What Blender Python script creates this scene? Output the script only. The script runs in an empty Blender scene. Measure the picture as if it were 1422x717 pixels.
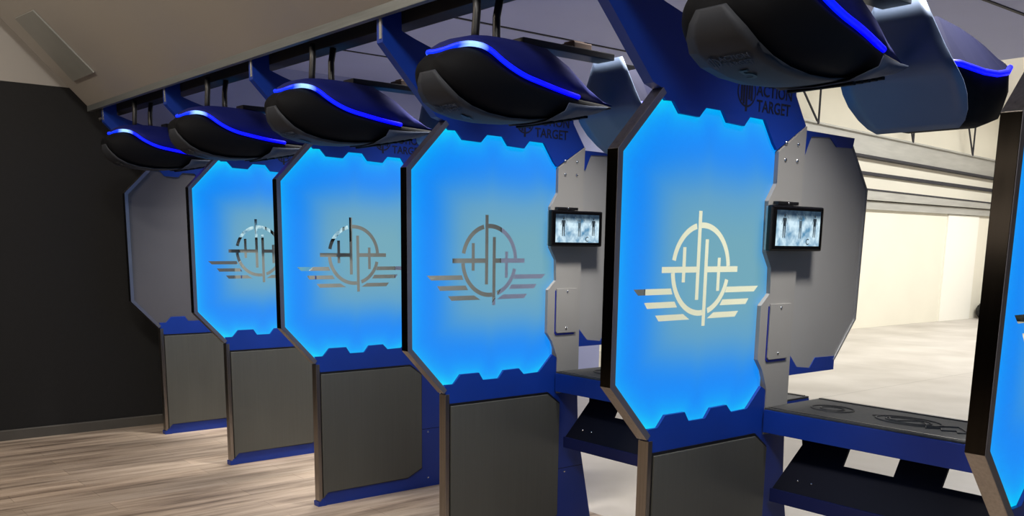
import bpy, bmesh, math, random
from mathutils import Vector, Matrix, geometry
random.seed(3)
C = bpy.context.scene.collection
PI = math.pi

# ------------------------------------------------------------------ colour and materials
def lin(r, g, b):
    f = lambda c: (c/255/12.92) if c/255 <= .04045 else ((c/255+.055)/1.055)**2.4
    return (f(r), f(g), f(b), 1)

def newmat(name):
    m = bpy.data.materials.new(name); m.use_nodes = True
    nt = m.node_tree
    return m, nt, nt.nodes['Principled BSDF'], nt.nodes, nt.links

def paint(name, rgb, rough=.5, metal=0.0, spec=.5, var=.08, scale=6.0, emit=None, es=0.0):
    m, nt, p, N, L = newmat(name)
    c = lin(*rgb)
    nz = N.new('ShaderNodeTexNoise'); nz.inputs['Scale'].default_value = scale; nz.inputs['Detail'].default_value = 4
    tc = N.new('ShaderNodeTexCoord'); L.new(tc.outputs['Object'], nz.inputs['Vector'])
    r = N.new('ShaderNodeValToRGB')
    r.color_ramp.elements[0].position = .3; r.color_ramp.elements[1].position = .7
    r.color_ramp.elements[0].color = tuple(v*(1-var) for v in c[:3])+(1,)
    r.color_ramp.elements[1].color = tuple(min(1, v*(1+var)) for v in c[:3])+(1,)
    L.new(nz.outputs['Fac'], r.inputs['Fac']); L.new(r.outputs['Color'], p.inputs['Base Color'])
    p.inputs['Roughness'].default_value = rough; p.inputs['Metallic'].default_value = metal
    p.inputs['Specular IOR Level'].default_value = spec
    if emit:
        p.inputs['Emission Color'].default_value = lin(*emit); p.inputs['Emission Strength'].default_value = es
    return m

def brushed(name, rgb, rough=.3, stretch=(40, 40, .8), metal=1.0, amt=.12):
    m, nt, p, N, L = newmat(name)
    tc = N.new('ShaderNodeTexCoord'); mp = N.new('ShaderNodeMapping'); mp.inputs['Scale'].default_value = stretch
    nz = N.new('ShaderNodeTexNoise'); nz.inputs['Scale'].default_value = 3; nz.inputs['Detail'].default_value = 5
    L.new(tc.outputs['Object'], mp.inputs['Vector']); L.new(mp.outputs['Vector'], nz.inputs['Vector'])
    r = N.new('ShaderNodeValToRGB'); c = lin(*rgb)
    r.color_ramp.elements[0].position = .3; r.color_ramp.elements[1].position = .7
    r.color_ramp.elements[0].color = tuple(v*(1-amt) for v in c[:3])+(1,)
    r.color_ramp.elements[1].color = tuple(min(1, v*(1+amt)) for v in c[:3])+(1,)
    L.new(nz.outputs['Fac'], r.inputs['Fac']); L.new(r.outputs['Color'], p.inputs['Base Color'])
    mr = N.new('ShaderNodeMapRange'); mr.inputs['To Min'].default_value = rough*.8; mr.inputs['To Max'].default_value = rough*1.25
    L.new(nz.outputs['Fac'], mr.inputs['Value']); L.new(mr.outputs['Result'], p.inputs['Roughness'])
    p.inputs['Metallic'].default_value = metal
    return m

M = {}
M['blue'] = paint('royal_blue_powder_coat', (4, 45, 134), .42, var=.05)
M['navy'] = paint('dark_navy_powder_coat', (2, 5, 24), .6, spec=.2, var=.05)
M['navy_lip'] = paint('deep_blue_powder_coat', (4, 18, 74), .5, var=.05)
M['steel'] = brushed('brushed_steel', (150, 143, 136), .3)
M['steel_dark'] = brushed('brushed_steel_upright', (58, 54, 50), .13, (60, 60, .5))  # darker copy of the brushed steel, its dark reflection put into the colour
M['lip'] = paint('satin_lip', (112, 112, 122), .35, metal=.6)
M['ped'] = brushed('pedestal_panel_grey', (94, 95, 91), .45, (30, 30, .6), .55, .06)
M['grey'] = paint('grey_panel', (134, 134, 134), .5, metal=.0, var=.03, scale=3)
M['grey_dim'] = paint('dim_grey_panel', (78, 77, 82), .5, var=.05, scale=2)
M['grey_post'] = paint('grey_post', (134, 133, 131), .45, var=.03, scale=3)
M['chrome'] = paint('bright_screw', (215, 215, 215), .15, 1.0)
M['black'] = paint('black_plastic', (14, 14, 17), .38)
M['pod_side'] = paint('pod_black_shell', (8, 9, 13), .75, spec=.12)
M['pod_belly'] = paint('pod_grey_belly', (40, 43, 50), .65, spec=.3)
M['cowl'] = paint('pod_tail_cowl_grey', (52, 60, 76), .6, spec=.3)  # lighter than the belly: glow of the lit panels painted into the colour
M['pod_cover'] = paint('pod_navy_cover', (5, 16, 84), .7, spec=.25)
M['deflector'] = paint('blue_grey_sheet_steel', (84, 98, 122), .4, metal=.15, var=.03)
M['ink'] = paint('dark_vinyl_lettering', (6, 8, 26), .5)
M['ink_grey'] = paint('dark_pod_lettering', (26, 27, 31), .5)
M['pipe'] = paint('black_conduit', (11, 11, 14), .45)
M['beam'] = paint('black_steel_beam', (17, 17, 18), .6)
M['brown'] = paint('brown_mount_box', (84, 70, 64), .6)
M['trim'] = brushed('grey_edge_trim', (120, 124, 124), .4, (1, 30, 30), .7)
M['baffle'] = paint('grey_baffle_paint', (150, 146, 140), .42, var=.04, scale=.8)
M['baffle_plate'] = paint('grey_inset_plate', (128, 130, 126), .4, var=.03)
M['wall_black'] = paint('black_acoustic_wall', (9, 9, 10), .8, var=.25, scale=30)
M['base'] = paint('dark_grey_baseboard', (74, 71, 66), .55)
M['white_wall'] = paint('white_range_wall', (236, 232, 216), .6, var=.02, scale=1.2)
M['white_panel'] = paint('bright_white_sheet', (250, 248, 238), .6, var=.01, scale=1.2)
M['end_wall'] = paint('pinkish_grey_wall', (196, 188, 180), .7, var=.04, scale=1)
M['range_ceil'] = paint('grey_range_ceiling', (172, 178, 218), .6, var=.05, scale=.8)  # grey ceiling with the blue cast of the lights tinted into its colour
M['high_ceil'] = paint('white_high_ceiling', (240, 238, 232), .7, var=.03, scale=.5)
M['seam'] = paint('dark_seam', (40, 40, 48), .7)
M['galv'] = brushed('galvanised_channel', (178, 178, 172), .5, (4, .6, 4), .3, .1)
M['rubber'] = paint('black_rubber_mat', (54, 55, 55), .7, var=.25, scale=60)
M['rubber_line'] = paint('mat_embossing', (40, 40, 41), .6)
M['seal'] = paint('blue_gap_seal', (10, 30, 130), .5)
M['speckle'] = paint('dark_speckled_heap', (40, 40, 38), .9, var=.9, scale=14)
M['bezel'] = paint('black_glossy_bezel', (8, 8, 10), .18)
M['silver'] = paint('silver_side', (190, 192, 196), .25, .8)

def emitter(name, rgb, s):
    m, nt, p, N, L = newmat(name)
    p.inputs['Base Color'].default_value = lin(*[v*.3 for v in rgb])
    p.inputs['Emission Color'].default_value = lin(*rgb); p.inputs['Emission Strength'].default_value = s
    return m

# LED tube of a pod: deep blue, with the bright reflection at the nose painted in whiter
def led_tube():
    m, nt, p, N, L = newmat('blue_led_tube')
    tc = N.new('ShaderNodeTexCoord'); sp = N.new('ShaderNodeSeparateXYZ'); L.new(tc.outputs['Object'], sp.inputs[0])
    mr = N.new('ShaderNodeMapRange'); mr.inputs['From Min'].default_value = -.30; mr.inputs['From Max'].default_value = .1
    L.new(sp.outputs['Y'], mr.inputs['Value'])
    r = N.new('ShaderNodeValToRGB'); e = r.color_ramp.elements
    e[0].position = 0; e[0].color = (.0, .01, 1, 1)
    e[1].position = 1; e[1].color = (.0, .0, 1, 1)
    for pos, c in ((.13, (.0, .03, 1, 1)), (.19, (.3, .55, 1, 1)), (.25, (.3, .55, 1, 1)), (.33, (.0, .01, 1, 1))):
        k = e.new(pos); k.color = c
    L.new(mr.outputs['Result'], r.inputs['Fac']); L.new(r.outputs['Color'], p.inputs['Emission Color'])
    p.inputs['Emission Strength'].default_value = 1.6
    p.inputs['Base Color'].default_value = (0, 0, .2, 1)
    return m
M['led'] = led_tube()
M['led_tail'] = emitter('blue_led_tube_rear', (0, 8, 255), 1.5)
M['led_strip'] = emitter('panel_edge_led', (10, 165, 255), 1.6)

# edge-lit frosted acrylic: emission falls off from the frame diodes, room light on the centre painted in
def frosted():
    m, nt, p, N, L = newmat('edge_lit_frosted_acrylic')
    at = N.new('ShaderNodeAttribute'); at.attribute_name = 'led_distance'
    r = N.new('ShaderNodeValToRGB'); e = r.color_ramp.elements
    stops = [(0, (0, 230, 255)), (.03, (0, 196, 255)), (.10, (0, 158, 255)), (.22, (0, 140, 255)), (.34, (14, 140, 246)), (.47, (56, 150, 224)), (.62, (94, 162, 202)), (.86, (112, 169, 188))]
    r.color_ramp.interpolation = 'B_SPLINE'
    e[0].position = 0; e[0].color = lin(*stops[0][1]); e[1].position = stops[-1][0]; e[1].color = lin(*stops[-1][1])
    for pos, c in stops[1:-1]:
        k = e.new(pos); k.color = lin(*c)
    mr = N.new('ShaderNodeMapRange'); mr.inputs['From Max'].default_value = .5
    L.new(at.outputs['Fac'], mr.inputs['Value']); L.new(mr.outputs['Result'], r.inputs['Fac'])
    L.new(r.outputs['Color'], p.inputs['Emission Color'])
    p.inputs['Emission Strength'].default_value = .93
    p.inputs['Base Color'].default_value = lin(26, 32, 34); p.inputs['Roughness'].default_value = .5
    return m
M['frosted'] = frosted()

def clear():
    m, nt, p, N, L = newmat('clear_unfrosted_acrylic')
    t = N.new('ShaderNodeBsdfTransparent'); t.inputs['Color'].default_value = (.86, .95, .9, 1)
    g = N.new('ShaderNodeBsdfGlossy'); g.inputs['Roughness'].default_value = .08; g.inputs['Color'].default_value = (.8, .9, .9, 1)
    mx = N.new('ShaderNodeMixShader')
    fr = N.new('ShaderNodeFresnel'); fr.inputs['IOR'].default_value = 1.35
    L.new(fr.outputs['Fac'], mx.inputs['Fac']); L.new(t.outputs[0], mx.inputs[1]); L.new(g.outputs[0], mx.inputs[2])
    N.remove(p); L.new(mx.outputs[0], N['Material Output'].inputs['Surface'])
    return m
M['clear'] = clear()

def wood_floor():
    m, nt, p, N, L = newmat('vinyl_plank_floor')
    tc = N.new('ShaderNodeTexCoord')
    br = N.new('ShaderNodeTexBrick'); br.offset = .37; br.inputs['Scale'].default_value = 1
    br.inputs['Brick Width'].default_value = 1.2; br.inputs['Row Height'].default_value = .17
    br.inputs['Mortar Size'].default_value = .0015; br.inputs['Color1'].default_value = (.9, .9, .9, 1); br.inputs['Color2'].default_value = (1.12, 1.1, 1.08, 1)
    br.inputs['Mortar'].default_value = (.55, .53, .5, 1)
    rot = N.new('ShaderNodeMapping'); rot.inputs['Rotation'].default_value = (0, 0, PI/2)
    L.new(tc.outputs['Object'], rot.inputs['Vector']); L.new(rot.outputs['Vector'], br.inputs['Vector'])
    mp = N.new('ShaderNodeMapping'); mp.inputs['Scale'].default_value = (7, .55, 1)
    L.new(tc.outputs['Object'], mp.inputs['Vector'])
    nz = N.new('ShaderNodeTexNoise'); nz.inputs['Scale'].default_value = 1.6; nz.inputs['Detail'].default_value = 7; nz.inputs['Roughness'].default_value = .62
    L.new(mp.outputs['Vector'], nz.inputs['Vector'])
    r = N.new('ShaderNodeValToRGB'); e = r.color_ramp.elements
    e[0].position = .34; e[0].color = lin(112, 98, 86); e[1].position = .68; e[1].color = lin(196, 180, 164)
    k = e.new(.5); k.color = lin(168, 152, 136)
    L.new(nz.outputs['Fac'], r.inputs['Fac'])
    mx = N.new('ShaderNodeMix'); mx.data_type = 'RGBA'; mx.blend_type = 'MULTIPLY'; mx.inputs[0].default_value = 1
    L.new(r.outputs['Color'], mx.inputs[6]); L.new(br.outputs['Color'], mx.inputs[7]); L.new(mx.outputs[2], p.inputs['Base Color'])
    p.inputs['Roughness'].default_value = .5
    return m
M['wood'] = wood_floor()

def concrete():
    m, nt, p, N, L = newmat('sealed_concrete')
    tc = N.new('ShaderNodeTexCoord')
    br = N.new('ShaderNodeTexBrick'); br.offset = 0; br.inputs['Scale'].default_value = 1
    br.inputs['Brick Width'].default_value = 3.1; br.inputs['Row Height'].default_value = 3.1; br.inputs['Mortar Size'].default_value = .008
    br.inputs['Color1'].default_value = (1, 1, 1, 1); br.inputs['Color2'].default_value = (.96, .96, .97, 1); br.inputs['Mortar'].default_value = (.72, .72, .72, 1)
    L.new(tc.outputs['Object'], br.inputs['Vector'])
    nz = N.new('ShaderNodeTexNoise'); nz.inputs['Scale'].default_value = 1.1; nz.inputs['Detail'].default_value = 8
    L.new(tc.outputs['Object'], nz.inputs['Vector'])
    r = N.new('ShaderNodeValToRGB'); e = r.color_ramp.elements
    e[0].position = .3; e[0].color = lin(176, 170, 162); e[1].position = .7; e[1].color = lin(202, 197, 190)
    L.new(nz.outputs['Fac'], r.inputs['Fac'])
    mx = N.new('ShaderNodeMix'); mx.data_type = 'RGBA'; mx.blend_type = 'MULTIPLY'; mx.inputs[0].default_value = 1
    L.new(r.outputs['Color'], mx.inputs[6]); L.new(br.outputs['Color'], mx.inputs[7]); L.new(mx.outputs[2], p.inputs['Base Color'])
    p.inputs['Roughness'].default_value = .42
    return m
M['concrete'] = concrete()

def screen_picture():
    m, nt, p, N, L = newmat('screen_picture')
    tc = N.new('ShaderNodeTexCoord')
    nz = N.new('ShaderNodeTexNoise'); nz.inputs['Scale'].default_value = 22; nz.inputs['Detail'].default_value = 5
    L.new(tc.outputs['Object'], nz.inputs['Vector'])
    r = N.new('ShaderNodeValToRGB'); e = r.color_ramp.elements
    e[0].position = .33; e[0].color = lin(84, 140, 178); e[1].position = .62; e[1].color = lin(214, 240, 252)
    L.new(nz.outputs['Fac'], r.inputs['Fac'])
    sp = N.new('ShaderNodeSeparateXYZ'); L.new(tc.outputs['Object'], sp.inputs[0])
    r2 = N.new('ShaderNodeValToRGB'); e2 = r2.color_ramp.elements      # dark roof of the pictured hall along the top of the screen
    mr = N.new('ShaderNodeMapRange'); mr.inputs['From Min'].default_value = -.07; mr.inputs['From Max'].default_value = .07
    L.new(sp.outputs['Z'], mr.inputs['Value']); L.new(mr.outputs['Result'], r2.inputs['Fac'])
    e2[0].position = .70; e2[0].color = (1, 1, 1, 1); e2[1].position = .90; e2[1].color = (.06, .09, .12, 1)
    mx = N.new('ShaderNodeMix'); mx.data_type = 'RGBA'; mx.blend_type = 'MULTIPLY'; mx.inputs[0].default_value = 1
    L.new(r.outputs['Color'], mx.inputs[6]); L.new(r2.outputs['Color'], mx.inputs[7])
    L.new(mx.outputs[2], p.inputs['Emission Color']); p.inputs['Emission Strength'].default_value = 1.0
    p.inputs['Base Color'].default_value = (.01, .01, .01, 1); p.inputs['Roughness'].default_value = .15
    return m
M['screen'] = screen_picture()
M['screen_dark'] = emitter('screen_dark_shape', (34, 48, 58), .9)
M['screen_grey'] = emitter('screen_grey_shape', (78, 98, 110), .9)

# ------------------------------------------------------------------ builders
def link_mesh(name, me, mat, parent=None, smooth=False):
    o = bpy.data.objects.new(name, me); C.objects.link(o)
    if mat: me.materials.append(mat)
    if parent: o.parent = parent
    if smooth:
        for f in me.polygons: f.use_smooth = True
    return o

def obj(name, bm, mat, parent=None, smooth=False):
    me = bpy.data.meshes.new(name)
    bmesh.ops.recalc_face_normals(bm, faces=bm.faces[:])
    bm.to_mesh(me); bm.free()
    return link_mesh(name, me, mat, parent, smooth)

def thing(name, label, cat, loc=(0, 0, 0), group=None):
    o = bpy.data.objects.new(name, None); o.empty_display_size = .1; C.objects.link(o)
    o.location = loc; o['label'] = label; o['category'] = cat
    if group: o['group'] = group
    return o

def struct(name, bm, mat):
    o = obj(name, bm, mat); o['kind'] = 'structure'; return o

def bm_prism(bm, poly, x0, x1, axis='x', bevel=0.0):
    """polygon extruded along an axis; poly holds the other two coordinates in order"""
    def P(a, b, t):
        return (t, a, b) if axis == 'x' else ((a, t, b) if axis == 'y' else (a, b, t))
    v0 = [bm.verts.new(P(a, b, x0)) for a, b in poly]
    v1 = [bm.verts.new(P(a, b, x1)) for a, b in poly]
    n = len(poly)
    fs = [bm.faces.new(v0), bm.faces.new(v1[::-1])]
    for i in range(n):
        fs.append(bm.faces.new((v0[i], v0[(i+1) % n], v1[(i+1) % n], v1[i])))
    if bevel > 0:
        es = set(e for f in fs for e in f.edges)
        bmesh.ops.bevel(bm, geom=list(es), offset=bevel, segments=2, affect='EDGES', profile=.6, clamp_overlap=True)
    return bm

def prism(name, poly, x0, x1, mat, parent=None, axis='x', bevel=0.0):
    return obj(name, bm_prism(bmesh.new(), poly, x0, x1, axis, bevel), mat, parent)

def bm_box(bm, lo, hi, bevel=0.0):
    return bm_prism(bm, [(lo[1], lo[2]), (hi[1], lo[2]), (hi[1], hi[2]), (lo[1], hi[2])], lo[0], hi[0], 'x', bevel)

def box(name, lo, hi, mat, parent=None, bevel=0.0):
    return obj(name, bm_box(bmesh.new(), lo, hi, bevel), mat, parent)

def bm_tube(bm, pts, r, seg=10, cap=True, taper=None):
    pts = [Vector(p) for p in pts]; rings = []
    up = Vector((0, 0, 1)) if abs((pts[-1]-pts[0]).normalized().z) < .9 else Vector((0, 1, 0))
    for i, p in enumerate(pts):
        t = (pts[min(i+1, len(pts)-1)]-pts[max(i-1, 0)]).normalized()
        a = t.cross(up)
        if a.length < 1e-4: a = t.cross(Vector((0, 1, 0)))
        a.normalize(); b = a.cross(t).normalized()
        rr = r if taper is None else taper[i]
        rings.append([bm.verts.new(p+(a*math.cos(2*PI*k/seg)+b*math.sin(2*PI*k/seg))*rr) for k in range(seg)])
    for i in range(len(rings)-1):
        for k in range(seg):
            bm.faces.new((rings[i][k], rings[i][(k+1) % seg], rings[i+1][(k+1) % seg], rings[i+1][k]))
    if cap:
        bm.faces.new(rings[0][::-1]); bm.faces.new(rings[-1])
    return bm

def bm_loft(bm, rings, cap=True, closed=True):
    vs = [[bm.verts.new(p) for p in ring] for ring in rings]
    n = len(vs[0])
    for i in range(len(vs)-1):
        for k in range(n if closed else n-1):
            bm.faces.new((vs[i][k], vs[i][(k+1) % n], vs[i+1][(k+1) % n], vs[i+1][k]))
    if cap:
        bm.faces.new(vs[0][::-1]); bm.faces.new(vs[-1])
    return bm

def bm_dome(bm, c, r, h, seg=10, rings=3):
    """round screw head facing +x"""
    c = Vector(c); prev = None
    for j in range(rings):
        a = j/rings*PI/2
        ring = [bm.verts.new(c+Vector((h*math.sin(a), r*math.cos(a)*math.cos(2*PI*k/seg), r*math.cos(a)*math.sin(2*PI*k/seg)))) for k in range(seg)]
        if prev:
            for k in range(seg): bm.faces.new((prev[k], prev[(k+1) % seg], ring[(k+1) % seg], ring[k]))
        else: bm.faces.new(ring[::-1])
        prev = ring
    top = bm.verts.new(c+Vector((h, 0, 0)))
    for k in range(seg): bm.faces.new((prev[k], prev[(k+1) % seg], top))
    return bm

def screw(name, x, y, z, r=.008, parent=None, mat='chrome'):
    return obj(name, bm_dome(bmesh.new(), (x, y, z), r, r*.6), M[mat], parent, True)

def lettering(name, text, size, mat, parent, mtx, extrude=.0006, align='LEFT', sx=1.0):
    cu = bpy.data.curves.new('lettering_curve', 'FONT'); cu.body = text; cu.size = size; cu.align_x = align; cu.align_y = 'CENTER'
    cu.extrude = extrude; cu.resolution_u = 3; cu.offset = size*.012
    t = bpy.data.objects.new('lettering_source', cu); C.objects.link(t)
    dg = bpy.context.evaluated_depsgraph_get(); dg.update()
    me = bpy.data.meshes.new_from_object(t.evaluated_get(dg))
    bpy.data.objects.remove(t); bpy.data.curves.remove(cu)
    me.transform(Matrix.Diagonal((sx, 1, 1, 1))); me.transform(mtx); me.name = name
    me.materials.clear()
    return link_mesh(name, me, mat, parent)

def face_plus_x(x, y, z):            # text reads along +Y, faces +X
    return Matrix(((0, 0, 1, x), (1, 0, 0, y), (0, 1, 0, z), (0, 0, 0, 1)))

def dup(root, loc):
    r = root.copy(); C.objects.link(r); r.location = loc
    for ch in list(root.children):
        c = ch.copy(); C.objects.link(c); c.parent = r
        for g in list(ch.children):
            d = g.copy(); C.objects.link(d); d.parent = c
    return r

def relabel(o, label): o['label'] = label; return o

# ------------------------------------------------------------------ the lane divider (local: x across, y downrange, z up)
T = .0256
FR = [(.213, 2.119), (0, 1.901), (0, 1.079), (.203, .864)]           # front outline of the lit panel
NT = [(.233, 2.078), (.275, 2.080), (.312, 2.041), (.418, 2.038), (.453, 2.075), (.549, 2.074), (.583, 2.033), (.683, 2.029), (.715, 2.066), (.811, 2.064), (.877, 1.977), (.900, 1.955)]
NB = [(.211, .905), (.263, .904), (.304, .949), (.416, .949), (.440, .910), (.540, .910), (.572, .949), (.671, .951), (.702, .918), (.806, .921), (.894, 1.007)]
RT = [(.904, 1.951), (.904, 1.826), (.856, 1.757), (.860, 1.557), (.901, 1.494), (.905, 1.389), (.850, 1.342), (.849, 1.121), (.887, 1.074), (.905, 1.0)]

def seg_dist(p, a, b):
    p, a, b = Vector(p), Vector(a), Vector(b); d = b-a
    t = max(0, min(1, (p-a).dot(d)/max(d.length_squared, 1e-9)))
    return (p-a-d*t).length
def line_dist(p, pl): return min(seg_dist(p, pl[i], pl[i+1]) for i in range(len(pl)-1))

def inset_front(d):
    out = []
    for i, (y, z) in enumerate(FR):
        n = Vector((0, 0))
        for j in (i-1, i):
            if 0 <= j < 3:
                e = (Vector(FR[j+1])-Vector(FR[j])).normalized(); n += Vector((-e.y, e.x))
        if 0 < i < 3:
            e1 = (Vector(FR[i])-Vector(FR[i-1])).normalized(); n1 = Vector((-e1.y, e1.x))
            n.normalize(); n /= n.dot(n1)
        out.append((y+n.x*d, z+n.y*d))
    return out
FI = inset_front(.024)

def emblem_polys():
    R = lambda y0, y1, z0, z1: [(y0, z0), (y1, z0), (y1, z1), (y0, z1)]
    P = [R(.457, .476, 1.376, 1.707), R(.503, .522, 1.275, 1.603), R(.263, .458, 1.479, 1.501), R(.521, .706, 1.479, 1.501),
         R(.376, .394, 1.443, 1.573), R(.581, .599, 1.407, 1.534)]
    for a0, a1 in ((103, 168), (4, 94), (184, 276), (287, 346)):
        n = 18; o = []; i = []
        for k in range(n+1):
            a = math.radians(a0+(a1-a0)*k/n)
            o.append((.4855+.172*math.cos(a), 1.490+.175*math.sin(a))); i.append((.4855+.151*math.cos(a), 1.490+.154*math.sin(a)))
        P.append(o+i[::-1])
    c = .4815
    for w in ([(.117, 1.422), (.318, 1.422), (.327, 1.400), (.142, 1.400)], [(.175, 1.373), (.341, 1.373), (.356, 1.351), (.192, 1.351)],
              [(.237, 1.325), (.392, 1.325), (.430, 1.303), (.257, 1.303)]):
        P.append(w); P.append([(2*c-y, z) for y, z in w])
    # push the wing ends on the far side away from the ring
    return P

def make_panel(root):
    outer = [FI[1], FI[2], (.218, .885), (.9, .885), (.915, 1.95), (.90, 2.095), (.222, 2.095)]
    emb = emblem_polys()
    vs, es, fs = [], [], []
    def add(poly):
        s = len(vs); n = len(poly)
        vs.extend(Vector(p) for p in poly); fs.append(list(range(s, s+n)))
    # make the outer polygon counter-clockwise
    def ccw(p):
        a = sum(p[i][0]*p[(i+1) % len(p)][1]-p[(i+1) % len(p)][0]*p[i][1] for i in range(len(p)))
        return p if a > 0 else p[::-1]
    add(ccw(outer))
    for p in emb: add(ccw(p))
    st = .02
    y = .02
    op = [Vector(p) for p in ccw(outer)]
    def inside(p):
        c = False
        for i in range(len(op)):
            a, b = op[i], op[(i+1) % len(op)]
            if (a.y > p.y) != (b.y > p.y) and p.x < (b.x-a.x)*(p.y-a.y)/(b.y-a.y)+a.x: c = not c
        return c
    lines = [NT, NB, FI]
    while y < .92:
        z = .86
        while z < 2.1:
            p = Vector((y, z))
            if inside(p) and min(seg_dist(p, op[i], op[(i+1) % len(op)]) for i in range(len(op))) > .006: vs.append(p)
            z += st
        y += st
    # rows of points close to the diodes so the glow is smooth there
    for pl in (NT, NB):
        for i in range(len(pl)-1):
            for k in range(1, 4):
                vs.append(Vector(pl[i]).lerp(Vector(pl[i+1]), k/4))
    V, E, F, ov, oe, of = geometry.delaunay_2d_cdt(vs, es, fs, 1, 1e-5)
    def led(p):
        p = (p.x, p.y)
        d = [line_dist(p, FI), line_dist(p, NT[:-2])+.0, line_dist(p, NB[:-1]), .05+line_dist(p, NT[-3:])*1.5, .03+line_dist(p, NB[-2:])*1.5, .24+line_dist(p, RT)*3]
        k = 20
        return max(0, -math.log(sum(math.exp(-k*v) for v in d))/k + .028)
    def build(name, want, mat, parent, x):
        me = bpy.data.meshes.new(name); idx = {}; pts = []; faces = []
        for f, o in zip(F, of):
            is_e = any(k >= 1 for k in o)
            if is_e != want: continue
            q = []
            for v in f:
                if v not in idx: idx[v] = len(pts); pts.append(V[v])
                q.append(idx[v])
            faces.append(q)
        me.from_pydata([(x, p.x, p.y) for p in pts], [], faces)
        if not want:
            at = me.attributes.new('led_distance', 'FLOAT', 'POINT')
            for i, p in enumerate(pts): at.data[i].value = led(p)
        me.update()
        return link_mesh(name, me, mat, parent)
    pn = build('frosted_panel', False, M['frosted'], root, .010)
    build('clear_emblem', True, M['clear'], pn, .010)
    return pn

HEADER = [(-.115, 2.56), (-.115, 2.41), (.165, 2.13), (.216, 2.117), (.224, 2.085)] + NT + [(1.086, 2.063), (1.003, 2.172), (1.003, 2.211), (.62, 2.30), (.212, 2.398), (.051, 2.445), (-.019, 2.468), (-.019, 2.56)]

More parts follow.
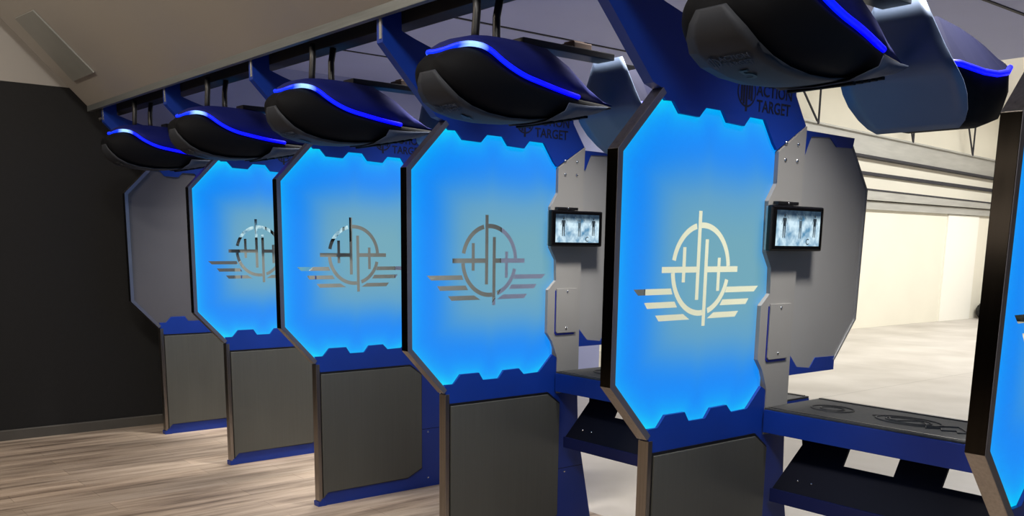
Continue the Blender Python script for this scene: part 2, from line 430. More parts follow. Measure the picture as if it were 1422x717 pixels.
def make_divider(lit=True):
    root = thing('lane_divider', '', 'divider', group='lane dividers along the firing line')
    FO = FR
    for i in range(3):
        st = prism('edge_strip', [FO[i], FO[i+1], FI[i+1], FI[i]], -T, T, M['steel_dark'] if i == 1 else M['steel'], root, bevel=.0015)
        prism('edge_lip', [FO[i], FO[i+1], FI[i+1], FI[i]], T, T+.0015, M['lip'], st)
    if lit:
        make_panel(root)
        pl = FI
        bm = bmesh.new()
        for i in range(3):
            a, b = Vector(pl[i]), Vector(pl[i+1]); d = (b-a).normalized(); n = Vector((-d.y, d.x))
            a2, b2 = a+d*.004+n*.0005, b-d*.004+n*.0005
            bm_prism(bm, [tuple(a2), tuple(b2), tuple(b2+n*.004), tuple(a2+n*.004)], .0112, .0135)
        obj('led_strip', bm, M['led_strip'], root)
    else:
        prism('solid_panel', [FI[1], FI[2], (.218, .885), (.9, .885), (.915, 1.95), (.90, 2.095), (.222, 2.095)], -.012, .012, M['grey_dim'], root)
    h = prism('header_plate', HEADER, -.023, .023, M['blue'], root, bevel=.0012)
    box('neck_lit_strip', (.001, -.1185, 2.425), (.020, -.1145, 2.545), M['silver'], h)  # silver strip stands in for the white-lit half of the chrome edge
    # maker's mark and lettering on the header
    bm = bmesh.new()
    cy, cz = .684, 2.155
    for r0, r1 in ((.050, .057),):
        n = 28
        a = [(cy+r1*math.cos(2*PI*k/n), cz+r1*math.sin(2*PI*k/n)) for k in range(n)]
        b = [(cy+r0*math.cos(2*PI*k/n), cz+r0*math.sin(2*PI*k/n)) for k in range(n)]
        va = [bm.verts.new((.0236, *p)) for p in a]; vb = [bm.verts.new((.0236, *p)) for p in b]
        for k in range(n): bm.faces.new((va[k], va[(k+1) % n], vb[(k+1) % n], vb[k]))
    for dy, z0, z1, w in ((-.031, -.036, .036, .006), (-.016, -.045, .045, .006), (0, -.072, .06, .006), (.016, -.028, .045, .006), (.031, -.032, .032, .006)):
        bm_prism(bm, [(cy+dy-w, cz+z0), (cy+dy+w, cz+z0), (cy+dy+w, cz+z1), (cy+dy-w, cz+z1)], .0232, .0238)
    obj('header_mark', bm, M['ink'], h)
    lettering('header_lettering', 'ACTION', .062, M['ink'], h, face_plus_x(.0236, .745, 2.166), sx=.98)
    lettering('header_lettering', 'TARGET', .062, M['ink'], h, face_plus_x(.0236, .749, 2.108), sx=.95)
    # grey post with screws and a small access door
    post = [(1.086, 2.062)] + RT[:9] + [(.925, .99), (.925, .80), (1.08, .80), (1.076, 1.1), (1.08, 1.9)]
    p = prism('post_plate', post, -.029, .029, M['grey_post'], root, bevel=.0015)
    for y in (.950, 1.031):
        for z in (1.985, 1.920): screw('screw', .029, y, z, .009, p)
    prism('door_seal', [(.899, 1.338), (.904, 1.338), (.904, 1.126), (.912, 1.116), (1.036, 1.116), (1.036, 1.108), (.908, 1.108), (.899, 1.118)], .0292, .0325, M['seal'], p)
    d = prism('access_door', [(.906, 1.347), (1.046, 1.347), (1.046, 1.118), (.914, 1.118), (.906, 1.128)], .029, .0365, M['grey_post'], p, bevel=.001)
    screw('screw', .0365, .979, 1.331, .007, p); screw('screw', .0365, .975, 1.142, .007, p)
    # rear half octagon
    rear = [(1.06, 2.04), (1.452, 2.038), (1.452, 2.008), (1.592, 1.828), (1.582, 1.258), (1.430, 1.082), (1.430, 1.042), (1.06, 1.042)]
    prism('rear_panel', rear, -.012, .012, M['grey'], root)
    for a, b, c, dd in (((1.455, 2.012), (1.601, 1.830), (1.592, 1.828), (1.450, 2.005)), ((1.601, 1.830), (1.590, 1.256), (1.582, 1.258), (1.592, 1.828)), ((1.590, 1.256), (1.438, 1.078), (1.430, 1.082), (1.582, 1.258))):
        prism('rear_edge_strip', [a, b, c, dd], -.018, .018, M['silver'], root)
    prism('rear_top_trim', [(1.088, 2.048), (1.466, 2.044), (1.455, 2.001), (1.331, 1.998), (1.277, 2.033), (1.140, 2.027), (1.102, 1.950), (1.088, 1.950)], -.016, .016, M['blue'], root)
    prism('rear_bottom_trim', [(1.074, 1.145), (1.078, 1.139), (1.149, 1.069), (1.249, 1.057), (1.287, 1.100), (1.438, 1.097), (1.438, 1.036), (1.074, 1.036)], -.016, .016, M['blue'], root)
    # pedestal
    low = NB + [(.925, .99), (1.081, .80), (1.094, .572), (1.222, .0), (.222, .0), (.240, .07), (.240, .82), (.211, .87)]
    f = prism('lower_frame', low, -.023, .023, M['blue'], root, bevel=.0012)
    prism('pedestal_panel', [(.268, .085), (.838, .085), (.945, .135), (.945, .742), (.862, .800), (.240, .800), (.240, .05)], -.034, .034, M['ped'], root, bevel=.003)
    prism('pedestal_shadow_frame', [(.262, .079), (.842, .079), (.952, .13), (.952, .748), (.866, .812), (.236, .812), (.236, .045)], -.0262, .0262, M['black'], root)  # black rim put in for the shadow gap around the panel
    prism('front_strip', [(.212, .028), (.236, .028), (.236, .858), (.212, .858)], -T, T, M['steel'], root, bevel=.0015)
    prism('foot', [(.205, .0), (.262, .0), (.262, .02), (.232, .045), (.222, .03), (.205, .03)], -.029, .029, M['blue'], root, bevel=.001)
    for y, z in ((1.0, .365), (1.0, .06)): screw('rivet', .023, y, z, .006, f)
    prism('joint_line', [(.955, .384), (1.132, .384), (1.132, .387), (.955, .387)], .0228, .0236, M['navy'], f)
    return root

W = 1.3
XS = {k: (k-5)*W for k in range(1, 7)}
LAB = {
    1: 'unlit lane divider with plain grey panel and blue notched trim, beside the black wall',
    2: 'blue-lit lane divider second from the black wall, pedestal standing on plank floor',
    3: 'blue-lit lane divider third from the black wall, whole steel pedestal and blue foot in view',
    4: 'blue-lit lane divider with a dark see-through winged emblem, fourth from the black wall',
    5: 'blue-lit lane divider whose winged emblem looks bright white, one bench away from the nearest divider',
    6: 'lane divider cut off by the frame, nearest the camera, with a broad brushed steel edge'}
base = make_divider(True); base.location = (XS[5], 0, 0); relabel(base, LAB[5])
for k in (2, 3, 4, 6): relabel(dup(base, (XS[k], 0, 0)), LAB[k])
d1 = make_divider(False); d1.location = (XS[1], 0, 0); relabel(d1, LAB[1])

# ------------------------------------------------------------------ wall tablets on the posts (local origin at the screen centre on the post face)
def person_shape(bm, y, z, s, x, arms):
    """flat little figure as shown on the screen"""
    P = lambda pts: bm.faces.new([bm.verts.new((x, y+a*s, z+b*s)) for a, b in pts])
    n = 8; P([(.10*math.cos(2*PI*k/n), .82+.12*math.sin(2*PI*k/n)) for k in range(n)])
    P([(-.2, .66), (.2, .66), (.16, .1), (-.16, .1)])
    P([(-.16, .1), (-.02, .1), (-.06, -.7), (-.15, -.7)]); P([(.02, .1), (.16, .1), (.15, -.7), (.06, -.7)])
    if arms: P([(-.2, .66), (-.14, .6), (-.1, .95), (-.22, .9)]); P([(.14, .6), (.2, .66), (.22, .9), (.1, .95)])
    else: P([(-.2, .66), (-.2, .52), (-.3, .2), (-.34, .22)]); P([(.2, .52), (.2, .66), (.34, .22), (.3, .2)])

def make_tablet():
    root = thing('wall_tablet', '', 'tablet', group='tablets mounted on the divider posts')
    y0, y1, z0, z1 = -.180, .178, -.089, .091
    bm = bmesh.new(); bm_box(bm, (.022, y0, z0), (.048, y1, z1), .008); obj('casing', bm, M['bezel'], root)
    bm = bmesh.new(); bm_box(bm, (.012, y0+.004, z0+.004), (.030, y1-.004, z1-.004), .004); obj('silver_back', bm, M['silver'], root)
    bm = bmesh.new(); bm_box(bm, (0, -.10, -.06), (.016, .10, .06), .003); obj('mount_block', bm, M['black'], root)
    bm = bmesh.new(); bm_box(bm, (.004, -.12, .093), (.03, .02, .107), .003); t = obj('top_clip', bm, M['black'], root)
    screw('screw', .03, -.05, .100, .005, t)
    sc = box('screen', (.0478, -.150, -.068), (.0487, .152, .072), M['screen'], root)
    bm = bmesh.new(); person_shape(bm, -.098, .004, .058, .0490, False); obj('pictured_figure', bm, M['screen_dark'], sc)
    bm = bmesh.new(); person_shape(bm, .012, -.002, .052, .0490, True); obj('pictured_figure', bm, M['screen_grey'], sc)
    bm = bmesh.new(); person_shape(bm, .112, .006, .056, .0490, False); obj('pictured_figure', bm, M['screen_dark'], sc)
    bm = bmesh.new()
    for y in (-.09, -.02, .03, .085):
        bm.faces.new([bm.verts.new(p) for p in ((.0490, y, .060), (.0490, y+.003, .060), (.0490, y+.02, .040), (.0490, y+.016, .040))])
    obj('pictured_ceiling_lights', bm, M['screen_grey'], sc)['kind'] = 'stuff'
    lettering('screen_mark', 'C', .034, M['screen_dark'], sc, face_plus_x(.0492, .055, -.052), extrude=.0002)
    return root
TL = {5: 'black tablet with lit screen on the post beside the white-emblem divider',
      4: 'black tablet with lit screen on the post beside the dark-emblem divider',
      3: 'tablet on the third divider from the black wall, glimpsed through the dark emblem',
      2: 'tablet on the second divider from the black wall, glimpsed through an emblem',
      1: 'tablet on the unlit divider by the black wall, glimpsed through an emblem'}
tab = make_tablet()
for k in (5, 4, 3, 2, 1):
    loc = (XS[k]+.029, 1.000, 1.650)
    o = tab if k == 5 else dup(tab, loc)
    o.location = loc; relabel(o, TL[k])

# ------------------------------------------------------------------ shooting benches between the dividers
def make_bench():
    root = thing('shooting_bench', '', 'bench', group='shooting benches between dividers')
    x0, x1 = .0305, W-.0305
    fr = bmesh.new(); bm_box(fr, (x0, .912, .812), (x1, 1.335, .908), .002); obj('bench_frame', fr, M['blue'], root)
    mt = bmesh.new(); bm_box(mt, (x0, .916, .9085), (x1, 1.332, .917), .002); m = obj('rubber_mat', mt, M['rubber'], root)
    rim = bmesh.new()
    for lo, hi in (((x0+.01, 1.30, .917), (x1-.01, 1.318, .921)), ((x0+.01, .93, .917), (x1-.01, .938, .919))): bm_box(rim, lo, hi)
    obj('mat_rim', rim, M['black'], m)
    # embossed flourish: an oval, curls and script-like strokes
    bm = bmesh.new()
    def ov(cx, cy, a, b, n=28): bm_tube(bm, [(cx+a*math.cos(2*PI*k/n), cy+b*math.sin(2*PI*k/n), .9175) for k in range(n+1)], .004, 5)
    ov(.55, 1.12, .13, .08); ov(.55, 1.12, .09, .05); ov(.22, 1.12, .09, .07); ov(.22, 1.12, .05, .04)
    bm_tube(bm, [(.40+.03*k, 1.12+.035*math.sin(k*1.3), .9175) for k in range(26)], .004, 5)
    bm_tube(bm, [(.62+.02*k, 1.06+.02*math.sin(k*2.1), .9175) for k in range(24)], .0035, 5)
    obj('embossed_flourish', bm, M['rubber_line'], m)
    # sloping kick panel with two window openings: a comb outline laid in a leaning plane
    a, b = Vector((0, 1.125, .812)), Vector((0, .975, .56)); d = b-a; Ln = d.length; d.normalize(); nrm = Vector((0, d.z, -d.y)).normalized()
    h = Ln
    L0, L1 = .055, W-.055
    comb = [(L0+.06, 0), (L0+.06, .02), (L0+.045, .045), (L0+.06, .075), (L0, h), (L1, h), (L1-.06, .075), (L1-.045, .045), (L1-.06, .02), (L1-.06, 0),
            (.985, 0), (.985, .13), (.735, .13), (.735, 0), (.545, 0), (.545, .13), (.325, .13), (.325, 0)]
    bm = bmesh.new(); bm_prism(bm, comb, -.006, .006, 'z')
    mt = Matrix(((1, 0, 0, a.x), (0, d.y, nrm.y, a.y), (0, d.z, nrm.z, a.z), (0, 0, 0, 1)))
    bm.transform(mt); k = obj('kick_panel', bm, M['navy'], root)
    bm = bmesh.new(); bm_box(bm, (L0-.005, .962, .508), (L1+.005, .978, .566), .002); obj('kick_lip', bm, M['navy_lip'], root)
    for x in (.16, .225, 1.075, 1.14):
        p = a + d*(h*.80) - nrm*.008 if nrm.y > 0 else a + d*(h*.80) + nrm*.008
        bm = bmesh.new(); bmesh.ops.create_uvsphere(bm, u_segments=8, v_segments=5, radius=.006, matrix=Matrix.Translation((x, p.y, p.z))); obj('bolt', bm, M['chrome'], k, True)
    return root
bench = make_bench(); bench.location = (XS[5], 0, 0); relabel(bench, 'blue shooting bench with black rubber mat between the white-emblem divider and the nearest one')
b2 = dup(bench, (XS[4], 0, 0)); relabel(b2, 'blue shooting bench between the dark-emblem divider and the white-emblem divider, mostly hidden')

# ------------------------------------------------------------------ target pods hanging over the lanes (local origin: lane centre on the firing line)
SY = [-.262, -.256, -.240, -.212, -.168, -.105, -.02, .09, .20, .33, .44, .54, .60]
LS = [.050, .049, .047, .042, .030, .014, 0, 0, 0, 0, 0, 0, 0]          # the nose bulges forward under the light line
SW = [.040, .070, .105, .140, .172, .194, .200, .187, .162, .122, .092, .066, .050]
SZ = [2.266, 2.272, 2.278, 2.280, 2.268, 2.218, 2.183, 2.168, 2.157, 2.152, 2.152, 2.150, 2.148]
BZ = [2.190, 2.160, 2.130, 2.096, 2.068, 2.050, 2.042, 2.046, 2.060, 2.086, 2.110, 2.128, 2.136]
BW = [.052, .080, .104, .120, .126, .125, .120, .112, .108, .104, .084, .060, .046]
BY = [a-b for a, b in zip(SY, LS)]
TZ = [2.266, 2.285, 2.302, 2.318, 2.330, 2.336, 2.338, 2.337, 2.330, 2.282, 2.220, 2.172, 2.158]
TW = [.030, .055, .075, .092, .105, .112, .115, .110, .100, .080, .060, .040, .030]

def make_pod(number):
    root = thing('target_pod', '', 'pod', group='target pods hanging over the lanes')
    n = len(SY)
    def mid(i, s):                     # bulged side point between belly edge and light line
        x = (BW[i]+SW[i])/2*1.10+.010; z = BZ[i]+(SZ[i]-BZ[i])*.42
        return (s*x, SY[i]-LS[i]*1.15, z)
    def side2(i, s): return (s*(SW[i]*1.03+.004), SY[i]-LS[i]*.8, BZ[i]+(SZ[i]-BZ[i])*.75)
    rings = []
    for i in range(n):
        rings.append([(-SW[i], SY[i], SZ[i]), side2(i, -1), mid(i, -1), (-BW[i], BY[i], BZ[i]+.004), (0, BY[i], BZ[i]+.002), (BW[i], BY[i], BZ[i]+.004), mid(i, 1), side2(i, 1), (SW[i], SY[i], SZ[i]), (0, SY[i], SZ[i]+.004)])
    sh = obj('shell', bm_loft(bmesh.new(), rings), M['pod_side'], root, True)
    md = sh.modifiers.new('smooth', 'SUBSURF'); md.levels = 1; md.render_levels = 2
    # top cover
    rings = []
    for i in range(1, n):
        k = .93
        rings.append([(-SW[i]*k, SY[i], SZ[i]+.006), (-(SW[i]*.45+TW[i]*.5), SY[i], SZ[i]*.35+TZ[i]*.65), (-TW[i]*.75, SY[i], TZ[i]-.004), (0, SY[i], TZ[i]), (TW[i]*.75, SY[i], TZ[i]-.004), ((SW[i]*.45+TW[i]*.5), SY[i], SZ[i]*.35+TZ[i]*.65), (SW[i]*k, SY[i], SZ[i]+.006)])
    cv = obj('top_cover', bm_loft(bmesh.new(), rings, True, True), M['pod_cover'], root, True)
    # belly plate
    rings = []
    for i in range(0, n-1):
        u = .96
        rings.append([(-BW[i]*u, BY[i]-.002, BZ[i]+.003), (-BW[i]*.6, BY[i]-.003, BZ[i]-.003), (0, BY[i]-.004, BZ[i]-.005), (BW[i]*.6, BY[i]-.003, BZ[i]-.003), (BW[i]*u, BY[i]-.002, BZ[i]+.003)])
    be = obj('belly_plate', bm_loft(bmesh.new(), rings, True, True), M['pod_belly'], root, True)
    # light line around the nose
    pts = []
    for i in range(9, -1, -1): pts.append((-SW[i]*1.0, SY[i], SZ[i]+.003))
    for i in range(0, 10): pts.append((SW[i]*1.0, SY[i], SZ[i]+.003))
    # smooth the path
    for _ in range(2):
        q = [pts[0]]
        for a, b in zip(pts[:-1], pts[1:]):
            q.append(tuple(Vector(a).lerp(Vector(b), .25))); q.append(tuple(Vector(a).lerp(Vector(b), .75)))
        q.append(pts[-1]); pts = q
    obj('light_line', bm_tube(bmesh.new(), pts,  .0098, 8), M['led'], root, True)
    # grey tail cowl wrapping the underside
    rings = []
    for y in (.17, .25, .33, .40, .47):
        i = max(j for j in range(n-1) if SY[j] <= y); t = (y-SY[i])/(SY[i+1]-SY[i])
        g = lambda A: A[i]+(A[i+1]-A[i])*t
        w, z1, b, z0 = g(SW), g(SZ), g(BW), g(BZ)
        half = [(w*1.05+.010, y+.05, z1-(z1-z0)*.42), (w*1.06+.008, y+.03, z1-(z1-z0)*.72), (b*1.06, y, z0-.004), (0, y, z0-.009)]
        rings.append([(-x, yy, zz) for x, yy, zz in half] + half[-2::-1])
    cw = obj('tail_cowl', bm_loft(bmesh.new(), rings, False, False), M['cowl'], root, True)
    sd = cw.modifiers.new('thickness', 'SOLIDIFY'); sd.thickness = .004
    # louvres at the tail
    for k in range(5):
        y = .20+.052*k; i = min(range(n), key=lambda j: abs(SY[j]-y))
        t = (y-SY[8])/(SY[11]-SY[8]); z = BZ[8]+(BZ[11]-BZ[8])*t; w = BW[8]+(BW[11]-BW[8])*t
        bm = bmesh.new(); bm_box(bm, (-w*1.02, y, z-.016), (w*1.02, y+.018, z-.006), .002); obj('louvre', bm, M['pod_side'], be)
    # hanging conduits
    for y, bend in ((-.10, .006), (.012, -.008)):
        obj('hanging_conduit', bm_tube(bmesh.new(), [(0, y, 2.30), (bend, y, 2.36), (bend*1.6, y+.004, 2.43), (0, y+.01, 2.50)], .0155, 12), M['pipe'], root, True)
    # mount arm and box behind the pod
    bm = bmesh.new(); bm_box(bm, (-.05, .10, 2.335), (.05, .60, 2.362), .004); ar = obj('mount_arm', bm, M['black'], root)
    bm = bmesh.new(); bm_box(bm, (-.085, .40, 2.356), (.015, .50, 2.392), .004); bm_box(bm, (-.07, .42, 2.392), (-.01, .48, 2.402), .002); obj('mount_box', bm, M['brown'], ar)
    # lettering on the belly
    def on_belly(y):
        i = max(j for j in range(n-1) if BY[j] <= y); t = (y-BY[i])/(BY[i+1]-BY[i])
        z = BZ[i]+(BZ[i+1]-BZ[i])*t-.0055; dz = (BZ[i+1]-BZ[i])/(BY[i+1]-BY[i])
        up = Vector((0, -1, -dz)).normalized(); nn = Vector((1, 0, 0)).cross(up)
        p = Vector((0, y, z))+nn*.004
        return Matrix(((1, 0, 0, 0), (0, up.y, nn.y, p.y), (0, up.z, nn.z, p.z), (0, 0, 0, 1)))
    lettering('lane_number', str(number), .085, M['ink_grey'], be, on_belly(-.135), align='CENTER')
    lettering('belly_lettering', 'ACTION', .026, M['ink_grey'], be, on_belly(-.222) @ Matrix.Translation((.022, .012, .002)), align='CENTER')
    lettering('belly_lettering', 'TARGET', .026, M['ink_grey'], be, on_belly(-.222) @ Matrix.Translation((.022, -.014, .002)), align='CENTER')
    bm = bmesh.new(); nn = 20
    va = [bm.verts.new((-.052+.022*math.cos(2*PI*k/nn), .022*math.sin(2*PI*k/nn), .002)) for k in range(nn)]
    vb = [bm.verts.new((-.052+.017*math.cos(2*PI*k/nn), .017*math.sin(2*PI*k/nn), .002)) for k in range(nn)]
    for k in range(nn): bm.faces.new((va[k], va[(k+1) % nn], vb[(k+1) % nn], vb[k]))
    bm_box(bm, (-.054, -.026, .0015), (-.050, .026, .0025)); bm_box(bm, (-.062, -.014, .0015), (-.059, .014, .0025)); bm_box(bm, (-.045, -.014, .0015), (-.042, .014, .0025))
    bm.transform(on_belly(-.222)); obj('belly_mark', bm, M['ink_grey'], be)
    return root
XL = {k: XS[k]+W/2 for k in range(1, 6)}
PL = {5: 'black target pod marked 5, hanging over the lane with the open bench',
      4: 'black target pod hanging over the lane between the dark-emblem and white-emblem dividers',
      3: 'black target pod hanging over the third lane from the black wall',
      2: 'black target pod hanging over the second lane from the black wall',
      1: 'black target pod hanging closest to the black wall, above the unlit divider'}
for k in range(1, 6):
    p = make_pod(k); p.location = (XL[k], 0, 0); relabel(p, PL[k])

# ------------------------------------------------------------------ target carriers parked behind the pods
def make_carrier():
    root = thing('target_carrier', '', 'carrier', group='target carriers parked behind the pods')
    # bent deflector sheet
    prof = [(.609, 2.350, .085), (.615, 2.29, .115), (.621, 2.22, .150), (.626, 2.165, .180), (.632, 2.138, .195), (.642, 2.118, .203), (.662, 2.098, .207), (.70, 2.060, .205), (.745, 2.018, .190), (.775, 1.990, .170), (.795, 1.972, .145)]
    bm = bmesh.new(); rows = []
    for y, z, w in prof: rows.append([bm.verts.new((-w+2*w*k/8, y, z)) for k in range(9)])
    for i in range(len(rows)-1):
        for k in range(8): bm.faces.new((rows[i][k], rows[i][k+1], rows[i+1][k+1], rows[i+1][k]))
    d = obj('deflector_sheet', bm, M['deflector'], root, True)
    s = d.modifiers.new('thickness', 'SOLIDIFY'); s.thickness = .004; s.offset = 0
    # body
    ys = [.665, .72, .80, .86, .96, 1.06, 1.12, 1.15]
    bw = [.12, .150, .165, .170, .170, .160, .140, .11]; sw = [.13, .160, .172, .174, .172, .160, .140, .11]
    sz = [2.160, 2.158, 2.150, 2.147, 2.152, 2.170, 2.195, 2.22]; bz = [2.14, 2.085, 2.015, 1.985, 1.985, 2.010, 2.04, 2.09]
    tz = [2.30, 2.315, 2.305, 2.30, 2.285, 2.27, 2.255, 2.24]; tw = [.06, .075, .08, .08, .08, .075, .065, .05]
    ring = lambda i: [(-sw[i], ys[i], sz[i]), (-bw[i]*1.04, ys[i], (sz[i]+bz[i])/2), (-bw[i]*.92, ys[i], bz[i]+.012), (-bw[i]*.7, ys[i], bz[i]), (bw[i]*.7, ys[i], bz[i]), (bw[i]*.92, ys[i], bz[i]+.012), (bw[i]*1.04, ys[i], (sz[i]+bz[i])/2), (sw[i], ys[i], sz[i])]
    obj('carrier_body', bm_loft(bmesh.new(), [ring(i) for i in range(len(ys))]), M['pod_side'], root, True)
    ring = lambda i: [(-sw[i]*.95, ys[i], sz[i]+.004), (-tw[i], ys[i], tz[i]), (tw[i], ys[i], tz[i]), (sw[i]*.95, ys[i], sz[i]+.004)]
    obj('carrier_cover', bm_loft(bmesh.new(), [ring(i) for i in range(len(ys))]), M['pod_cover2'], root)
    for sgn in (-1, 1):
        obj('light_line', bm_tube(bmesh.new(), [(sgn*(sw[i]+.002), ys[i], sz[i]+.002) for i in range(0, 7)], .0105, 8), M['led_tail'], root, True)
    bm = bmesh.new(); bm_box(bm, (-.04, .640, 2.26), (.04, .74, 2.334), .003); obj('hanger_block', bm, M['black'], root)
    return root
M['pod_cover2'] = paint('carrier_navy_cover', (12, 15, 40), .7, spec=.15)
CL = {5: 'target carrier with bent blue-grey deflector sheet behind the pod marked 5',
      4: 'target carrier with deflector sheet partly hidden by the white-emblem divider',
      3: 'target carrier tucked behind the third pod from the black wall'}
car = make_carrier()
for k in (5, 4, 3):
    o = car if k == 5 else dup(car, (XL[k], 0, 0))
    o.location = (XL[k], 0, 0); relabel(o, CL[k])

# ------------------------------------------------------------------ the setting
XW, XFAR, YEND, ZC, YC, ZH = -5.66, -7.41, 19.95, 3.05, 5.6, 4.6
struct('floor', bm_box(bmesh.new(), (-5.66, -9, -.1), (6, 1.45, 0)), M['wood'])
struct('floor_range', bm_box(bmesh.new(), (-8.2, 1.45, -.1), (6, 20.5, -.0005)), M['concrete'])
struct('wall_left', bm_box(bmesh.new(), (XW-.15, -9, 0), (XW, .085, 2.694)), M['wall_black'])
o = struct('wall_left_upper', bm_box(bmesh.new(), (XW-.15, -9, 2.694), (XW, -.16, 5.2)), M['baffle'])
struct('wall_left_upper_side', bm_box(bmesh.new(), (XW-.15, -.16, 2.694), (XW, .085, ZH)), M['wall_black'])
struct('wall_left_bay', bm_box(bmesh.new(), (XW-.15, .085, 0), (XW, 1.45, 2.44)), M['wall_black'])
struct('wall_left_bay_upper', bm_box(bmesh.new(), (XW-.15, .085, 2.44), (XW, 1.45, ZH)), M['range_ceil'])
struct('wall_left_range', bm_box(bmesh.new(), (XW-.15, 1.45, 0), (XW, YC, ZH)), M['range_ceil'])
struct('baseboard_left', bm_prism(bmesh.new(), [(XW, 0), (XW+.014, 0), (XW+.014, .074), (XW+.008, .082), (XW, .082)], -9, 1.45, 'y'), M['base'])
struct('wall_range_left', bm_box(bmesh.new(), (XFAR-.15, YC, 0), (XFAR, YEND, ZH)), M['white_wall'])
struct('wall_return', bm_box(bmesh.new(), (XFAR-.15, YC-.15, 0), (XW-.15, YC, ZH)), M['white_wall'])
struct('wall_downrange', bm_box(bmesh.new(), (-8.2, YEND, 0), (6, YEND+.2, ZH)), M['end_wall'])
struct('trim_1', bm_box(bmesh.new(), (XFAR, 17.55, .0), (XFAR+.03, 18.95, 2.25)), M['white_panel'])
# sloped baffle over the shooters, its edge trim and the black beam the brackets hang from
def slope(y): return 2.405-y
bx0, bx1 = -5.47, 4.5
struct('ceiling_baffle', bm_prism(bmesh.new(), [(-.14, 2.545), (-2.6, 5.005), (-2.56, 5.06), (-.10, 2.60)], bx0, bx1, 'x'), M['baffle'])
struct('trim_2', bm_box(bmesh.new(), (bx0, -.146, 2.506), (bx1, -.118, 2.548), .002), M['trim'])
struct('trim_3', bm_box(bmesh.new(), (XW, -.016, 2.496), (4.5, .085, 2.60), .003), M['beam'])
struct('ceiling_range', bm_box(bmesh.new(), (XW, .085, ZC), (6, YC, ZC+.12)), M['range_ceil'])
struct('wall_lintel', bm_box(bmesh.new(), (XW, .03, 2.60), (6, .085, ZC+.1)), M['beam'])
n = 4
for i, x in enumerate((-4.55, -3.05, -1.95, -.5, .8)):
    struct('trim_%d' % n, bm_box(bmesh.new(), (x-.012, .1, ZC-.006), (x+.012, YC, ZC)), M['seam']); n += 1
struct('ceiling', bm_box(bmesh.new(), (-8.2, YC, ZH), (6, YEND+.2, ZH+.1)), M['high_ceil'])
struct('ceiling_fascia', bm_box(bmesh.new(), (XFAR, YC-.02, ZC+.12), (6, YC, ZH)), M['high_ceil'])
struct('ceiling_shooter', bm_box(bmesh.new(), (XW, -9, 5.0), (6, -2.5, 5.1)), M['beam'])
struct('wall_back', bm_box(bmesh.new(), (XW, -9.15, 0), (6, -9, 5.0)), M['beam'])
# steel channels and duct along the range side wall
def rail(px, p0, p1, t0, t1, x, th, mat):
    global n
    bm = bmesh.new()
    bm_prism(bm, [(p0[0], p0[1]), (p1[0], p1[1]), (t1[0], t1[1]), (t0[0], t0[1])], x, x+th, 'x')
    struct('trim_%d' % n, bm, mat); n += 1
rail(0, (9.5, 3.32), (YEND, 3.065), (9.5, 3.735), (YEND, 3.417), XFAR+.01, .10, M['galv'])
rail(0, (9.5, 3.290), (YEND, 3.035), (9.5, 3.335), (YEND, 3.075), XFAR+.01, .16, M['seam'])
rail(0, (9.5, 3.715), (YEND, 3.405), (9.5, 3.745), (YEND, 3.430), XFAR+.01, .18, M['galv'])
rail(0, (9.5, 2.965), (YEND, 2.780), (9.5, 3.010), (YEND, 2.845), XFAR+.01, .08, M['seam'])
rail(0, (9.5, 2.255), (YEND, 2.262), (9.5, 2.42), (YEND, 2.39), XFAR+.01, .08, M['galv'])
rail(0, (9.5, 2.44), (YEND, 2.41), (9.5, 2.66), (YEND, 2.52), XFAR+.01, .16, M['galv'])
rail(0, (9.5, 2.66), (YEND, 2.515), (9.5, 2.69), (YEND, 2.54), XFAR+.01, .18, M['seam'])
for y, z, dy in ((12.26, 3.63, -1.0), (15.5, 3.55, -.5), (18.0, 3.47, -.6)):
    struct('trim_%d' % n, bm_tube(bmesh.new(), [(-7.22, y, z), (-7.22, y, ZH)], .018, 8), M['seam']); n += 1
    struct('trim_%d' % n, bm_tube(bmesh.new(), [(-7.22, y, z), (-7.22, y+dy, ZH)], .018, 8), M['seam']); n += 1

struct('trim_%d' % n, bm_tube(bmesh.new(), [(XW, 0, 2.482), (-5.24, 0, 2.482)], .012, 10), M['silver']); n += 1
# flush plate in the baffle
def on_baffle(x, s, h=0): return (x, -s-h*.7071, slope(-s)-h*.7071-.0)
pl = bpy.data.objects.new('ceiling_plate', None)
bm = bmesh.new()
q = [(-4.737, .288), (-5.245, .288), (-5.19, .656), (-4.765, .640)]
v0 = [bm.verts.new((x, -s, slope(-s)-.002)) for x, s in q]; v1 = [bm.verts.new((x, -s-.006, slope(-s)-.010)) for x, s in q]
bm.faces.new(v0); bm.faces.new(v1[::-1])
for i in range(4): bm.faces.new((v0[i], v0[(i+1) % 4], v1[(i+1) % 4], v1[i]))
bpy.data.objects.remove(pl)
o = obj('access_plate', bm, M['baffle_plate']); o['label'] = 'flat grey rectangular plate set in the sloped ceiling above the black wall'; o['category'] = 'access plate'

# dark speckled heap at the foot of the far wall
bm = bmesh.new(); bmesh.ops.create_icosphere(bm, subdivisions=4, radius=1)
for v in bm.verts:
    k = 1+.18*math.sin(v.co.x*7+v.co.z*5)+.1*math.sin(v.co.y*13)
    v.co = Vector((v.co.x*.5*k, v.co.y*.3*k, max(0, v.co.z)*.62*k))
bm.transform(Matrix.Translation((-6.80, YEND-.62, 0)))
o = obj('rubber_heap', bm, M['speckle'], None, True); o['label'] = 'dark speckled heap at the foot of the far range wall'; o['category'] = 'heap'

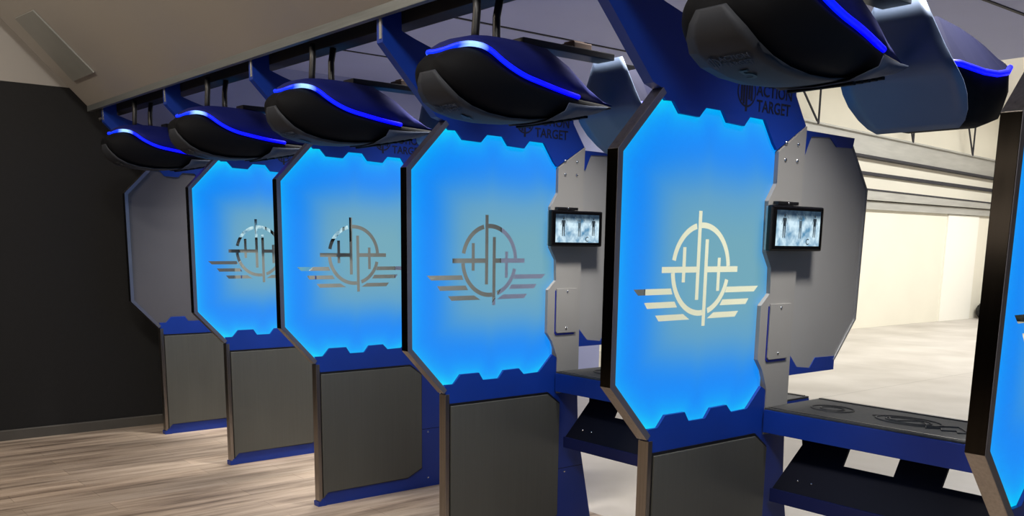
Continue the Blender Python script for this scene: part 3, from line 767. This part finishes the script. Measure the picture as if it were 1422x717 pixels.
# ------------------------------------------------------------------ light
def area(name, loc, target, size, power, col):
    l = bpy.data.lights.new(name, 'AREA'); l.shape = 'RECTANGLE'; l.size, l.size_y = size; l.energy = power; l.color = col
    o = bpy.data.objects.new(name, l); C.objects.link(o); o.location = loc
    o.rotation_euler = (Vector(target)-Vector(loc)).to_track_quat('-Z', 'Y').to_euler()
    return o
warm = (1, .86, .70); neutral = (1, .95, .88)
area('ceiling_lamp', (3.0, -2.4, 4.5), (0, .2, .6), (1.2, .3), 110, neutral)
area('ceiling_lamp', (0.2, -2.7, 4.7), (-1.5, 0, .4), (1.2, .3), 100, neutral)
area('ceiling_lamp', (-3.2, -3.6, 4.2), (-3.6, -.5, 0), (1.2, .3), 105, warm)
for z in (2.55, 2.0, 1.73): area('added_rear_band_light', (-2.5, -8.8, z), (-2.5, 0, z), (6, .10), 9, warm)  # unseen lights added for bright bands in the steel, standing for far ceiling lamps
for k in range(1, 6): area('lane_lamp', (XL[k]+.12, .72, 3.0), (XL[k]-.10, .92, 1), (.35, .12), 20, neutral).data.spread = math.radians(72)
for y, e in ((7.5, 85), (11, 150), (14.5, 175), (18, 185)):
    area('range_lamp', (-3.6, y, 4.3), (-4.2, y, 0), (3.0, .5), e, (1, .985, .95))
area('range_lamp', (1.5, 10, 4.3), (1.0, 10, 0), (2, .6), 80, (1, .985, .95))
area('range_lamp', (-2.5, 3.8, 2.98), (-2.5, 3.8, 0), (4.5, .3), 22, (1, .96, .9))
w = bpy.data.worlds.new('room_dark'); bpy.context.scene.world = w; w.use_nodes = True
w.node_tree.nodes['Background'].inputs['Color'].default_value = (.012, .012, .014, 1)

# ------------------------------------------------------------------ camera
cam = bpy.data.cameras.new('camera'); co = bpy.data.objects.new('camera', cam); C.objects.link(co)
cam.sensor_width = 36; cam.lens = 1295.72/1422*36; cam.shift_y = (577.03-358.5)/1422
co.matrix_world = Matrix.Translation((2.31851, -2.34254, 1.58900)) @ Matrix.Rotation(.880246, 4, 'Z') @ Matrix.Rotation(PI/2-.185536, 4, 'X') @ Matrix.Rotation(.0142306, 4, 'Z')
sc = bpy.context.scene; sc.camera = co
sc.view_settings.view_transform = 'Standard'; sc.view_settings.look = 'None'; sc.view_settings.exposure = 0; sc.view_settings.gamma = 1
bpy.context.view_layer.update()
